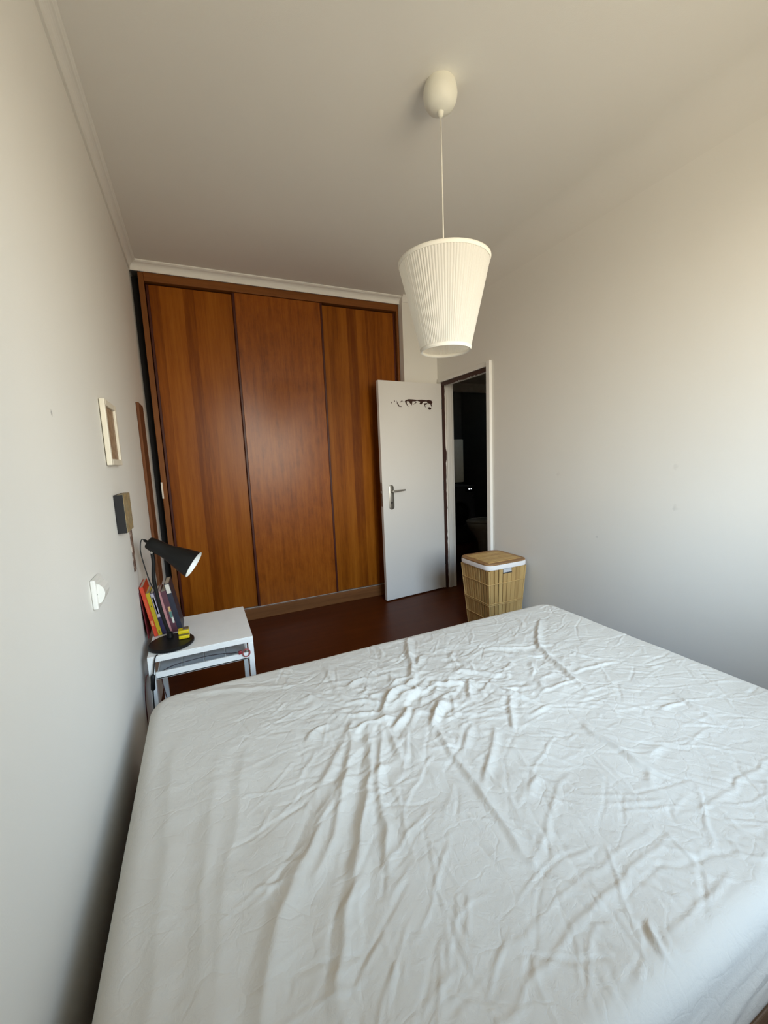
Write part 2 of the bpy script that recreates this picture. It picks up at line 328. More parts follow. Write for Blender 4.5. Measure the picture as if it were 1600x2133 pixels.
# peeled paint showing dark wood: outline blobs lying in the door face
pe = MB()
def blob(pts):
    f = [pe.bm.verts.new((x, -.0008, z)) for x, z in pts]; pe.bm.faces.new(f)
def pk(u, v):   # crop coordinates of the stain -> door plane
    return (-.567 + (u - 385) * .000456, 1.863 - (v - 588) * .00037)
top = [(705, 640), (730, 615), (800, 588), (900, 590), (1000, 600), (1120, 590), (1240, 602), (1290, 588), (1360, 602), (1390, 640), (1370, 690)]
bot = [(1310, 685), (1262, 670), (1240, 630), (1160, 640), (1100, 715), (1060, 690), (1080, 645), (1000, 620), (960, 640), (890, 640), (870, 740), (830, 690), (800, 645), (755, 640), (750, 712), (720, 690)]
blob([pk(*q) for q in top + bot])
for q in ([(530, 630), (548, 700), (575, 760), (612, 770), (600, 780), (560, 775), (535, 710)], [(610, 680), (640, 640), (660, 665), (650, 640), (635, 625), (612, 660)],
          [(455, 640), (465, 625), (472, 660), (460, 668)], [(385, 690), (400, 660), (392, 715)], [(1280, 775), (1310, 765), (1342, 790), (1330, 830), (1300, 835)],
          [(1235, 665), (1180, 680), (1190, 740), (1220, 790), (1200, 720), (1250, 690)], [(1340, 690), (1360, 760), (1370, 765), (1362, 690)], [(960, 655), (920, 715), (930, 715), (975, 665)], [(985, 650), (1000, 690), (992, 645)], [(740, 700), (770, 765), (782, 770), (755, 700)]):
    mu = sum(p[0] for p in q) / len(q); blob([pk(mu + (p[0] - mu) * 1.5, p[1]) for p in q])
loc(pe.build('peeled_paint', M_brown, label='patch of peeled paint showing dark wood'), dr)

# ------------------------------------------------------------------ pendant lamp
PX, PYY = 1.3125, -2.0085
pn = thing('pendant_lamp', 'white pleated tapering pendant lamp on a long cord from ceiling', 'pendant lamp', (PX, PYY, H))
M_cap = plain('ceiling_cup_plastic', (.80, .79, .70), .5, var=.02)
MB().lathe([(.060, 0), (.066, -.02), (.068, -.04), (.064, -.062), (.054, -.080), (.038, -.092), (.018, -.097), (.013, -.098), (.010, -.112), (.006, -.116)], (PX, PYY, H), n=40).build('ceiling_cup', M_cap, pn, True, auto=50)
MB().tube([(PX, PYY, H - .112), (PX + .0006, PYY, 2.4), (PX, PYY, 2.02)], .0028, 8).build('cord', plain('white_cord', (.85, .83, .76), .6), pn, True)
ZS0, ZS1, RS0, RS1 = 1.785, 2.130, .105, .188
t = NT('pleated_fabric'); c = (.93, .91, .85)
df = t.node('ShaderNodeBsdfDiffuse', {'Color': (*c, 1)}); tl_ = t.node('ShaderNodeBsdfTranslucent', {'Color': (*c, 1)}); mx = t.node('ShaderNodeMixShader', {0: .38, 1: df.outputs[0], 2: tl_.outputs[0]})
wv = t.noise(t.obj((300, 300, 300)), 3, 2); bp = t.node('ShaderNodeBump', {'Height': wv, 'Strength': .15, 'Distance': .001}); t.link(bp.outputs[0], df.inputs['Normal'])
t.link(mx.outputs[0], t.out.inputs['Surface']); M_shade = t.m
NP, per = 96, 8; n = NP * per; m = MB(); rings = []
amp = RNG.uniform(.35, 1.0, NP); ph = RNG.uniform(-.25, .25, NP)
for k, f in enumerate(np.linspace(0, 1, 9)):
    z = ZS0 + (ZS1 - ZS0) * f; r0 = RS0 + (RS1 - RS0) * f; ring = []
    for i in range(n):
        p = i // per; u = (i % per) / per
        a = 2 * math.pi * (i + ph[p] * per * .3 * math.sin(math.pi * u)) / n
        r = r0 + (.0011 + .0006 * f) * amp[p] * (abs(math.sin(math.pi * u)) - .5) * 2
        ring.append((PX + r * math.cos(a), PYY + r * math.sin(a), z))
    rings.append(ring)
sh = m.ring_loft(rings, False, False).build('lamp_shade', M_shade, pn, True)
M_tape = plain('shade_tape', (.86, .83, .75), .8, var=.02)
for z, r, s, nm in ((ZS0, RS0, -1, 'bottom_rim'), (ZS1, RS1, 1, 'top_rim')):
    MB().lathe([(r + .003 - .002, -.007), (r + .0035, 0), (r + .003 + .002, .007), (r - .004, .006), (r - .005, -.006), (r + .001, -.007)], (PX, PYY, z), n=64, cap0=False, cap1=False).build(nm, M_tape, sh, True)
m = MB()
for k in range(3):
    a = 2 * math.pi * k / 3 + .4; m.tube([(PX + .02 * math.cos(a), PYY + .02 * math.sin(a), 2.02), (PX + .18 * math.cos(a), PYY + .18 * math.sin(a), 2.115)], .0018, 6)
m.build('spider', plain('white_wire', (.8, .78, .72), .4), sh)
MB().lathe([(.008, .05), (.019, .045), (.020, -.03), (.0165, -.03)], (PX, PYY, 1.99), n=24).build('socket', M_white, pn, True, auto=40)
MB().lathe([(.013, 0), (.014, -.02), (.026, -.05), (.030, -.075), (.024, -.095), (.0, -.105)], (PX, PYY, 1.96), n=24).build('bulb', plain('opal_bulb', (.85, .83, .78), .3), pn, True)

# ------------------------------------------------------------------ laundry basket
BX0, BX1, BY0, BY1, BZ = 2.098, 2.455, -1.305, -.960, .545
bk = thing('laundry_basket', 'bamboo laundry basket with white liner beside the doorway', 'laundry basket', ((BX0 + BX1) / 2, (BY0 + BY1) / 2, 0))
M_bam = [wood('bamboo_slat', (.40, .23, .075), (.52, .32, .115), (.62, .41, .16), rough=.55, grain=.8), wood('bamboo_slat_pale', (.44, .26, .09), (.56, .36, .135), (.65, .44, .19), rough=.55, grain=.8), wood('bamboo_slat_dark', (.36, .205, .065), (.47, .285, .10), (.56, .36, .14), rough=.55, grain=.8)]
M_bamf = wood('bamboo_lid_frame', (.24, .12, .045), (.33, .17, .065), (.40, .22, .09), rough=.5, axis='x')
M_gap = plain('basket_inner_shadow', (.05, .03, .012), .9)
cx_, cy_ = (BX0 + BX1) / 2, (BY0 + BY1) / 2; hx, hy = (BX1 - BX0) / 2 - .006, (BY1 - BY0) / 2 - .006; TAP = .78
def bpt(side, u, z, off=0.0):
    k = TAP + (1 - TAP) * (z / BZ)
    a, b = hx * k + off, hy * k + off
    if side == 0: return Vector((cx_ - a + 2 * a * u, cy_ - b, z))
    if side == 1: return Vector((cx_ + a, cy_ - b + 2 * b * u, z))
    if side == 2: return Vector((cx_ + a - 2 * a * u, cy_ + b, z))
    return Vector((cx_ - a, cy_ + b - 2 * b * u, z))
m = MB(); m.ring_loft([[bpt(s_, 0, z, -.010) for s_ in range(4)] for z in (.012, BZ - .01)], True, False); m.build('inner_shade_shell', M_gap, bk)  # dark shell behind the slats, shade between them painted as its colour
def slat_mesh(side, u0, u1, za, zb, th=.005):
    m = MB(); R = []
    for z in (za, (za + zb) / 2, zb):
        R.append([bpt(side, u0, z, 0), bpt(side, u0 + .12 * (u1 - u0), z, th * .7), bpt(side, u1 - .12 * (u1 - u0), z, th * .7), bpt(side, u1, z, 0), bpt(side, u1, z, -th), bpt(side, u0, z, -th)])
    return m.ring_loft(R)
for side, cnt in ((0, 8), (3, 10), (1, 8), (2, 8)):
    for k in range(cnt):
        u0 = .02 + .96 * k / cnt + .006; u1 = .02 + .96 * (k + 1) / cnt - .008
        zt_ = BZ - .033
        mat = M_bam[RNG.integers(0, 3)]
        if side == 0 and 3 <= k <= 4: zt_ = BZ - .075
        slat_mesh(side, u0, u1, .012, zt_).build('slat', mat, bk)
for s_ in range(4):     # corner posts and handle surround
    m = MB(); R = []
    for z in (.0, .28, BZ - .04):
        c = bpt(s_, 0, z, .000); R.append([c + Vector((.007 * math.cos(a), .007 * math.sin(a), 0)) for a in np.linspace(0, 2 * math.pi, 11)[:-1]])
    m.ring_loft(R).build('corner_post', M_bam[1], bk, True, auto=40)
m = MB()
a_, b_ = bpt(0, .387, BZ - .066, -.001), bpt(0, .613, BZ - .03, -.001)
m.box(a_.x - .002, b_.x + .002, a_.y - .004, a_.y + .004, BZ - .075, BZ - .068).build('handle_edge', M_dark, bk)
MB().box(a_.x, b_.x, a_.y - .001, a_.y + .003, BZ - .068, BZ - .03).build('liner_window', plain('liner_grey', (.62, .60, .60), .9), bk, label='white liner showing in the hand hole')
for z in (.13, .240, .251, .402):
    m = MB(); pts = []
    for s_ in range(4):
        pts += [bpt(s_, u, z + .0015 * math.sin(9 * u + s_), .007) for u in np.linspace(.02, .98, 12)]
    pts.append(pts[0]); m.tube(pts, .0035, 6).build('binding_cord', M_bam[1], bk, True)
def rrect(cx, cy, hx, hy, r, z, n=6, bow=0):
    P = []
    for sx_, sy_, a0 in ((1, 1, 0), (-1, 1, 90), (-1, -1, 180), (1, -1, 270)):
        for i in range(n + 1):
            a = math.radians(a0 + 90 * i / n); P.append((cx + sx_ * (hx - r) + r * math.cos(a), cy + sy_ * (hy - r) + r * math.sin(a), z))
    return P
LX, LY = hx + .012, hy + .012
MB().ring_loft([rrect(cx_, cy_, LX - .006, LY - .006, .05, BZ - .036), rrect(cx_, cy_, LX + .001, LY + .001, .055, BZ - .032), rrect(cx_, cy_, LX + .002, LY + .002, .055, BZ - .006), rrect(cx_, cy_, LX - .002, LY - .002, .055, BZ + .001)], False, True).build('liner_rim', plain('white_cotton_liner', (.84, .80, .78), .9, var=.03), bk, True, auto=50, label='white cotton liner folded over the rim')
lid = MB().ring_loft([rrect(cx_, cy_, LX, LY, .06, BZ + .001), rrect(cx_, cy_, LX + .002, LY + .002, .061, BZ + .006), rrect(cx_, cy_, LX, LY, .06, BZ + .011)]).build('lid', M_bamf, bk)
for k in range(9):
    yy0 = cy_ - LY + .04 + (2 * LY - .08) * k / 9 + .0015; yy1 = cy_ - LY + .04 + (2 * LY - .08) * (k + 1) / 9 - .0015
    MB().box(cx_ - LX + .035, cx_ + LX - .035, yy0, yy1, BZ + .009, BZ + .0145, .001).build('lid_slat', M_bam[k % 3], lid)

# ------------------------------------------------------------------ bedside table
TX0, TX1, TY0, TY1, TZ = .013, .464, -1.552, -1.085, .503
tb = thing('bedside_table', 'white metal bedside table with low shelf beside left wall', 'bedside table', ((TX0 + TX1) / 2, (TY0 + TY1) / 2, 0))
MB().box(TX0, TX1, TY0, TY1, TZ - .006, TZ, .002).build('tabletop', M_tablew, tb)
MB().box(TX0, TX1, TY0, TY0 + .022, TZ - .028, TZ - .006, .0015).box(TX0, TX1, TY1 - .022, TY1, TZ - .028, TZ - .006, .0015).box(TX0, TX0 + .022, TY0 + .022, TY1 - .022, TZ - .028, TZ - .006).box(TX1 - .022, TX1, TY0 + .022, TY1 - .022, TZ - .028, TZ - .006).build('apron', M_tablew, tb)
for xa in (TX0, TX1 - .024):
    for ya in (TY0, TY1 - .024):
        MB().box(xa, xa + .024, ya, ya + .024, 0, TZ - .028, .0015).build('leg', M_tablew, tb)
sf = MB().box(TX0 + .026, TX1 - .026, TY0 + .004, TY1 - .004, .392, .398).box(TX0 + .026, TX1 - .026, TY0 + .004, TY0 + .014, .392, .424, .001).box(TX0 + .026, TX1 - .026, TY1 - .014, TY1 - .004, .392, .424).build('shelf', M_tablew, tb)
for k in range(4):
    a = TX0 + .03 + (TX1 - TX0 - .06) * k / 4 + .003; b = TX0 + .03 + (TX1 - TX0 - .06) * (k + 1) / 4 - .003
    MB().box(a, b, TY0 + .016, TY1 - .016, .398, .401, .0008).build('shelf_slat', M_greyfelt, sf)

# charging cable with red loop on the shelf
cc = thing('charging_cable', 'thin dark cable with red looped end on table shelf', 'cable', (.3, -1.5, .401))
MB().tube([(.045, -1.515, .404), (.10, -1.46, .404), (.17, -1.45, .404), (.25, -1.44, .404), (.33, -1.46, .406), (.375, -1.50, .415), (.395, -1.535, .430), (.405, -1.546, .432)], .0016, 6, 2).build('wire', plain('dark_red_wire', (.03, .008, .008), .5), cc, True)
MB().box(.392, .408, -1.560, -1.546, .426, .442, .003).build('plug', plain('red_plug', (.28, .03, .035), .4), cc)
MB().tube([(.428 + .0165 * math.cos(a), -1.558, .428 + .0185 * math.sin(a)) for a in np.linspace(.15, 2 * math.pi + .1, 26)], .0026, 8).build('loop', plain('red_loop', (.36, .07, .07), .4), cc, True, label='red looped end hanging over shelf lip')

# books, spines towards the viewpoint, leaning on the left wall
LEAN = math.radians(9.0)
def paper(c): return plain('book_cover', c, .45, var=.05)
M_pages = plain('book_pages', (.68, .62, .52), .9)
def book(x, th, h, dep, y, c, label, prints=(), lean=LEAN):
    b = bpy.data.objects.new('book', None); COL.objects.link(b); b.location = (x, y, TZ + .001); b.rotation_euler = (0, -lean, 0)
    tag(b, label, 'book', 'books on the bedside table')
    cv = MB().box(0, th, 0, .0015, 0, h).box(0, .0015, .0015, dep, 0, h).box(th - .0015, th, .0015, dep, 0, h)
    cv = loc(cv.build('cover', paper(c)), b)
    loc(MB().box(.0015, th - .0015, .0015, dep - .004, .003, h - .003).build('pages', M_pages), b)
    for (u0, u1, v0, v1, pc) in prints:
        loc(MB().box(u0 * th, u1 * th, -.0006, 0, v0 * h, v1 * h).build('spine_print', paper(pc)), cv)
    return b
bx = .024
book(-.004, .004, .235, .16, -1.318, (.13, .008, .014), 'thin dark red booklet leaning against the wall, leftmost of the books', lean=math.radians(3.6))
book(bx, .0165, .262, .17, -1.312, (.62, .055, .02), 'tall orange-red book beside the yellow one', [(.2, .8, .22, .32, (.75, .30, .10)), (.25, .75, .45, .75, (.66, .10, .03))]); bx += .0170
book(bx, .0165, .225, .145, -1.305, (.66, .52, .02), 'slim yellow book between red and white books', [(.4, .6, .68, .71, (.03, .03, .02)), (.3, .7, .05, .12, (.35, .27, .02))]); bx += .0170
book(bx, .0170, .222, .145, -1.302, (.035, .03, .09), 'book with white label and dark navy lower spine', [(.1, .9, .42, .99, (.62, .58, .66)), (.3, .7, .5, .9, (.40, .36, .5))]); bx += .0175
book(bx, .0160, .222, .145, -1.302, (.07, .05, .085), 'purple book with white lettering on its spine', [(.35, .65, .80, .94, (.75, .72, .74)), (.35, .65, .68, .77, (.75, .72, .74))]); bx += .0165
book(bx, .0120, .224, .145, -1.300, (.48, .22, .22), 'narrow pink book behind the black lamp arm'); bx += .0125
book(bx, .0240, .222, .150, -1.302, (.10, .035, .05), 'maroon book with small tan and green picture on spine', [(.45, .85, .50, .62, (.60, .38, .16)), (.40, .9, .36, .50, (.10, .22, .19)), (.55, .9, .22, .36, (.66, .66, .58))]); bx += .0245
book(bx, .0230, .258, .150, -1.300, (.022, .025, .042), 'thick dark navy book at right end of the row', [(.1, .9, .80, .985, (.66, .62, .54))])

# yellow case on the lamp base
yc = thing('yellow_case', 'small yellow two-tier plastic case on the black lamp base', 'case', (.162, -1.44, .522))
M_yel = plain('yellow_plastic', (.72, .55, .01), .35); M_ydk = plain('grey_yellow_band', (.16, .12, .02), .5)
MB().box(.139, .186, -1.462, -1.418, .5218, .539, .004, 3).build('lower_tier', M_yel, yc)
MB().box(.141, .184, -1.460, -1.420, .539, .546).build('dark_band', M_ydk, yc)
MB().box(.138, .186, -1.462, -1.418, .546, .564, .005, 3).build('upper_tier', M_yel, yc)
MB().box(.160, .184, -1.452, -1.422, .563, .568, .001).build('top_sticker', plain('brown_sticker', (.16, .11, .06), .6), yc)

# ------------------------------------------------------------------ desk lamp
BC = (.106, -1.449); dl = thing('desk_lamp', 'black desk lamp with flared head and round base on white table', 'desk lamp', (BC[0], BC[1], TZ))
MB().lathe([(.096, 0), (.099, .003), (.099, .011), (.094, .016), (.02, .018), (.0, .018)], (BC[0], BC[1], TZ + .0005), n=56, cap1=False).build('base', M_black_p, dl, True, auto=40)
AY = -1.395
MB().lathe([(.016, 0), (.014, .022), (.009, .026)], (.098, AY, TZ + .017), n=20).build('foot_socket', M_black_p, dl, True, auto=40)
MB().tube([(.098, AY, .53), (.088, AY, .575), (.078, AY, .625), (.068, AY, .70), (.062, AY, .765), (.058, AY, .81), (.062, AY, .86), (.067, AY, .895), (.066, AY, .93), (.065, AY, .965)], .0085, 12, 2).build('arm', M_black_p, dl, True)
MB().lathe([(.0055, 0), (.0055, .02)], (.064, AY - .01, .945), (0, 1, 0), 12).build('joint', M_steel, dl)
hb = Vector((.055, AY + .005, .992)); ax = Vector((.83, -.27, -.55)).normalized(); HLn = .225
prof = [(.012, -.004), (.027, 0), (.0295, .006), (.031, .02), (.032, .05), (.0325, .075), (.036, .10), (.044, .13), (.053, .165), (.061, .20), (.066, HLn)]
hd = MB().lathe(prof, hb, ax, 48, True, False).build('lamp_head', M_black_p, dl, True)
inn = [(r - .002, h_) for r, h_ in prof if h_ >= .05]
t = NT('white_reflector'); t.b.inputs['Base Color'].default_value = (.88, .90, .86, 1); t.b.inputs['Roughness'].default_value = .4
MB().lathe([(.0, .05)] + inn, hb, ax, 48, False, False).build('reflector', t.m, hd, True, label='white inside of the lamp head')
MB().lathe([(.066, HLn), (.0645, HLn + .001), (.064, HLn)], hb, ax, 48, False, False).build('mouth_rim', t.m, hd, True)
MB().lathe([(.012, .06), (.013, .085), (.024, .12), (.028, .145), (.022, .17), (.0, .18)], hb, ax, 24).build('bulb', plain('white_bulb', (.85, .85, .82), .3), hd, True)
MB().lathe([(.006, -.022), (.007, -.002)], hb, ax, 12).build('cord_grip', M_black_p, hd)
e0 = hb - ax * .02
MB().tube([e0, e0 + Vector((-.010, 0, .010)), (.022, AY, .992), (.018, AY, .950), (.030, AY, .868), (.044, AY, .79), (.056, AY + .004, .765)], .0024, 8, 2).build('head_cord', M_rubber, dl, True)
MB().tube([(.055, -1.548, TZ + .004), (.047, -1.556, TZ + .003), (.042, -1.563, .485), (.036, -1.568, .45), (.032, -1.570, .428)], .0028, 8, 2).build('power_cord', M_rubber, dl, True)
sw = MB().tube([(.031, -1.570, .430), (.030, -1.570, .424), (.025, -1.570, .362), (.024, -1.570, .356)], [.005, .0095, .0095, .005], 10).build('inline_switch', M_black_p, dl, True)
MB().tube([(.024, -1.570, .358), (.021, -1.570, .30), (.020, -1.575, .20), (.016, -1.59, .08), (.0, -1.62, .004)], .0028, 8, 2).build('power_cord', M_rubber, dl, True)
bc = thing('hanging_cable', 'dark red cable looping down between table and wall', 'cable', (.0, -1.57, .0))
MB().tube([(.012, -1.562, .432), (.004, -1.564, .424), (-.001, -1.568, .395), (-.008, -1.57, .34), (-.010, -1.57, .28), (-.011, -1.575, .15), (-.010, -1.60, .004)], .0022, 8, 2).build('wire', plain('maroon_wire', (.06, .010, .010), .5), bc, True)
MB().tube([(.055, -1.50, .386), (.060, -1.54, .372), (.068, -1.555, .33), (.075, -1.56, .28), (.075, -1.565, .1), (.07, -1.58, .004)], .0020, 8, 2).build('second_wire', plain('brown_wire', (.05, .012, .010), .5), bc, True)

# ------------------------------------------------------------------ left wall: frame, canvas, strip, board, switch
M_cream = plain('cream_frame_paint', (.74, .69, .57), .5, var=.05)
pf = thing('picture_frame', 'small cream deep picture frame, upper one on left wall', 'picture frame', (XL, -1.6, 1.48))
fy0, fy1, fz0, fz1, fx = -1.690, -1.455, 1.353, 1.604, XL + .021
MB().box(XL + .003, fx, fy0, fy0 + .020, fz0, fz1, .003).box(XL + .003, fx, fy1 - .024, fy1, fz0, fz1, .003).box(XL + .003, fx, fy0 + .024, fy1 - .024, fz0, fz0 + .024, .003).box(XL + .003, fx, fy0 + .024, fy1 - .024, fz1 - .024, fz1, .003).build('frame', M_cream, pf)
t = NT('brown_picture'); t.b.inputs['Roughness'].default_value = .5; nn = t.noise(t.obj((1, 18, 9)), 3, 4); t.link(t.ramp(nn, [(.35, (.22, .13, .07)), (.55, (.42, .30, .19)), (.7, (.16, .08, .05))]), t.b.inputs['Base Color'])
MB().box(XL + .003, XL + .012, fy0 + .018, fy1 - .022, fz0 + .022, fz1 - .022).build('picture', t.m, pf)
cv = thing('canvas_picture', 'black-sided deep canvas picture below the cream frame', 'picture', (XL, -1.55, 1.15))
cy0, cy1, cz0, cz1, cxx = -1.640, -1.470, 1.079, 1.234, XL + .033
MB().box(XL + .001, cxx, cy0, cy1, cz0, cz1, .001).build('canvas_side', plain('black_canvas_edge', (.008, .008, .009), .7), cv)
t = NT('abstract_print'); t.b.inputs['Roughness'].default_value = .6; nn = t.noise(t.obj((1, 24, 9)), 2.4, 5, .6); t.link(t.ramp(nn, [(.32, (.05, .035, .02)), (.45, (.42, .30, .14)), (.55, (.22, .20, .13)), (.68, (.55, .43, .25))]), t.b.inputs['Base Color'])
MB().box(cxx, cxx + .0015, cy0 + .001, cy1 - .001, cz0 + .001, cz1 - .001).box(cxx - .02, cxx + .0010, cy0 + .002, cy1 - .002, cz1 - .001, cz1 + .0008).build('print', t.m, cv, label='mottled brown and ochre print')
t = NT('photo_strip_print'); t.b.inputs['Roughness'].default_value = .5; nn = t.noise(t.obj((1, 30, 12)), 2.2, 3); t.link(t.ramp(nn, [(.40, (.06, .035, .03)), (.5, (.20, .13, .10)), (.62, (.55, .48, .42))]), t.b.inputs['Base Color'])
tag(MB().box(XL + .0003, XL + .003, -1.365, -1.305, .855, 1.055).build('photo_strip', t.m), 'narrow dark photo strip stuck below the canvas picture', 'photo strip')
tag(MB().box(XL + .0003, XL + .018, -.548, -.318, .545, 1.750, .003).build('wooden_board', wood('brown_board', (.10, .034, .012), (.15, .055, .02), (.19, .075, .03), rough=.6, spec=.2)), 'tall narrow brown wooden board on the left wall', 'board')
ls = thing('light_switch', 'white rocker light switch on the left wall near bed', 'light switch', (XL, -2.1, .97))
M_sw = plain('white_switch_plastic', (.78, .77, .72), .35, var=.02)
MB().box(XL + .0005, XL + .014, -2.150, -2.060, .930, 1.018, .004, 3).build('plate', M_sw, ls)
m = MB(); prof = [(XL + .013, .944), (XL + .022, .948), (XL + .030, .962), (XL + .033, .976), (XL + .030, .990), (XL + .021, 1.002), (XL + .013, 1.004)]
m.ring_loft([[(x, y, z) for x, z in prof] for y in (-2.138, -2.072)]).build('rocker', M_sw, ls)
MB().lathe([(.002, 0), (.002, .001)], (XL + .0135, -2.143, .974), (1, 0, 0), 10).build('screw', M_dark, ls)

# ------------------------------------------------------------------ bed: wooden base, mattress, fitted sheet
SX0, SX1, SY0, SY1, SZ, SB = .052, 2.083, -3.236, -1.842, .472, .243
bd = thing('bed', 'double bed base of brown wood under the white sheet', 'bed', ((SX0 + SX1) / 2, (SY0 + SY1) / 2, 0))
M_bedw = wood('bed_base_wood', (.10, .055, .028), (.17, .10, .055), (.24, .15, .085), rough=.5, axis='x', grain=1.2)
M_bedy = wood('bed_base_wood_side', (.10, .055, .028), (.17, .10, .055), (.24, .15, .085), rough=.5, axis='y', grain=1.2)
BT = SB - .012
for y in (SY0 - .002, SY1 - .024):
    MB().box(SX0, SX1, y, y + .026, .125, BT, .003).build('side_rail', M_bedw, bd)
    MB().box(SX0, SX1, y + .002, y + .024, .072, .118, .003).build('lower_rail', M_bedw, bd)
for x in (SX0, SX1 - .026): MB().box(x, x + .026, SY0 + .024, SY1 - .024, .125, BT, .003).build('end_rail', M_bedy, bd)
for x in (SX0 + .03, SX1 - .09):
    for y in (SY0 + .026, SY1 - .086): MB().box(x, x + .06, y, y + .06, 0, BT, .003).build('leg', M_bedy, bd)
for k in range(13):
    x = SX0 + .06 + k * .152; MB().box(x, x + .07, SY0 + .03, SY1 - .03, BT - .016, BT, .002).build('slat', M_bedy, bd)
mt = thing('mattress', 'double mattress dressed in a creased white fitted sheet', 'mattress', ((SX0 + SX1) / 2, (SY0 + SY1) / 2, SB))
MB().ring_loft([rrect((SX0 + SX1) / 2, (SY0 + SY1) / 2, (SX1 - SX0) / 2 - .03, (SY1 - SY0) / 2 - .03, .06, z) for z in (SB - .004, SZ - .05)]).build('mattress_core', plain('mattress_ticking', (.7, .7, .68), .9), mt)

FOLDS = [  # (points on the sheet, sigma, height)
 ([(1.133,-1.900),(1.063,-2.037),(1.025,-2.148),(.963,-2.241)], .013, .013), ([(.963,-2.241),(.892,-2.265),(.828,-2.308),(.785,-2.387)], .014, .018), ([(1.105,-2.075),(1.061,-2.13)], .010, .010),
 ([(.985,-2.285),(.932,-2.297),(.847,-2.336)], .014, .016), ([(.821,-2.399),(.767,-2.386),(.717,-2.391),(.663,-2.421)], .009, .010),
 ([(.676,-2.361),(.656,-2.417),(.617,-2.514),(.567,-2.598),(.537,-2.667),(.496,-2.741),(.444,-2.795)], .013, .009), ([(.571,-2.58),(.495,-2.66),(.446,-2.73),(.395,-2.79),(.363,-2.84),(.320,-2.93),(.28,-3.05)], .022, .010),
 ([(.724,-2.409),(.68,-2.51),(.637,-2.624),(.585,-2.708),(.519,-2.821),(.443,-2.95),(.40,-3.06)], .014, .010), ([(.764,-2.416),(.713,-2.528),(.662,-2.616),(.636,-2.7),(.611,-2.785),(.585,-2.848)], .010, .009),
 ([(.782,-2.418),(.76,-2.514),(.75,-2.596)], .010, .007), ([(.665,-2.378),(.571,-2.502),(.499,-2.592)], .013, .006),
 ([(.911,-2.470),(.899,-2.606),(.892,-2.67),(.881,-2.77),(.868,-2.877),(.862,-2.968)], .011, .008), ([(1.014,-2.408),(.964,-2.425),(.913,-2.487)], .010, .012),
 ([(.89,-2.377),(.841,-2.41),(.797,-2.448)], .010, .009), ([(.943,-2.387),(.884,-2.416),(.845,-2.459)], .009, .007),
 ([(.217,-1.918),(.341,-1.95),(.447,-1.995),(.534,-2.028)], .016, .006), ([(.533,-2.034),(.593,-2.132),(.641,-2.251),(.685,-2.35)], .013, .005),
 ([(.69,-2.251),(.756,-2.268),(.805,-2.3)], .009, .007), ([(.683,-2.316),(.722,-2.329),(.79,-2.357)], .008, .007), ([(.754,-2.22),(.791,-2.259),(.845,-2.259)], .009, .005), ([(.704,-1.97),(.693,-2.082),(.698,-2.228)], .009, .005),
 ([(.149,-2.232),(.15,-2.441),(.151,-2.602),(.148,-2.9),(.14,-3.15)], .018, .004), ([(.267,-2.343),(.248,-2.501),(.225,-2.75),(.21,-3.0)], .022, .004), ([(.344,-2.334),(.302,-2.563),(.266,-2.754),(.238,-2.95)], .018, .004),
 ([(1.119,-2.832),(1.02,-2.879),(.925,-2.944),(.867,-2.97)], .007, .002), ([(1.069,-2.607),(.986,-2.695),(.898,-2.759)], .008, .0022),
 ([(1.828,-2.046),(1.706,-2.151),(1.614,-2.239),(1.573,-2.35),(1.533,-2.481),(1.502,-2.595)], .012, .011), ([(1.614,-2.239),(1.544,-2.234),(1.481,-2.21),(1.378,-2.151)], .009, .007),
 ([(1.035,-2.284),(1.099,-2.316),(1.16,-2.353)], .010, .011), ([(1.16,-2.353),(1.104,-2.431)], .009, .012), ([(1.175,-2.353),(1.22,-2.426),(1.254,-2.498),(1.289,-2.538)], .013, .008),
 ([(1.172,-2.254),(1.225,-2.293),(1.303,-2.363)], .012, .008), ([(1.24,-2.476),(1.184,-2.544),(1.126,-2.629)], .009, .007),
 ([(1.323,-2.728),(1.32,-2.781),(1.327,-2.83),(1.322,-2.914),(1.341,-2.957)], .011, .009), ([(1.379,-2.9),(1.4,-2.892),(1.451,-2.891)], .012, .003), ([(1.317,-2.928),(1.278,-2.955)], .011, .003),
 ([(1.566,-2.473),(1.677,-2.488),(1.778,-2.505)], .007, .004), ([(1.364,-2.528),(1.473,-2.524),(1.53,-2.523)], .007, .005),
 ([(1.745,-2.75),(1.717,-2.831),(1.703,-2.919)], .009, .005), ([(1.75,-3.04),(1.642,-3.046),(1.469,-3.054),(1.373,-3.056),(1.257,-3.049)], .005, .0016), ([(1.624,-2.78),(1.718,-2.792)], .007, .004), ([(1.313,-2.586),(1.277,-2.593),(1.231,-2.601)], .008, .005),
 ([(1.019,-2.555),(.929,-2.635)], .008, .003), ([(1.077,-2.597),(.957,-2.715),(.905,-2.762)], .009, .003), ([(1.046,-2.804),(.982,-2.833)], .009, .004), ([(1.032,-2.377),(.972,-2.416),(.927,-2.482)], .010, .008),
 ([(.965,-3.154),(.953,-3.177),(.944,-3.202)], .0065, .010), ([(.976,-3.175),(.962,-3.201)], .005, .004),
 ([(1.181,-3.068),(1.053,-3.076),(.888,-3.094),(.817,-3.102),(.708,-3.122),(.55,-3.16)], .006, .0018), ([(1.14,-3.04),(.924,-3.043),(.767,-3.06),(.6,-3.09)], .005, .0011), ([(1.027,-3.021),(1.005,-3.052),(.943,-3.121),(.937,-3.161)], .004, .002),
 ([(.906,-3.125),(.878,-3.107),(.767,-3.184)], .004, .0015), ([(.945,-3.157),(.881,-3.194),(.829,-3.225)], .004, .0015), ([(1.206,-3.164),(1.094,-3.178),(.99,-3.179)], .005, .002),
]
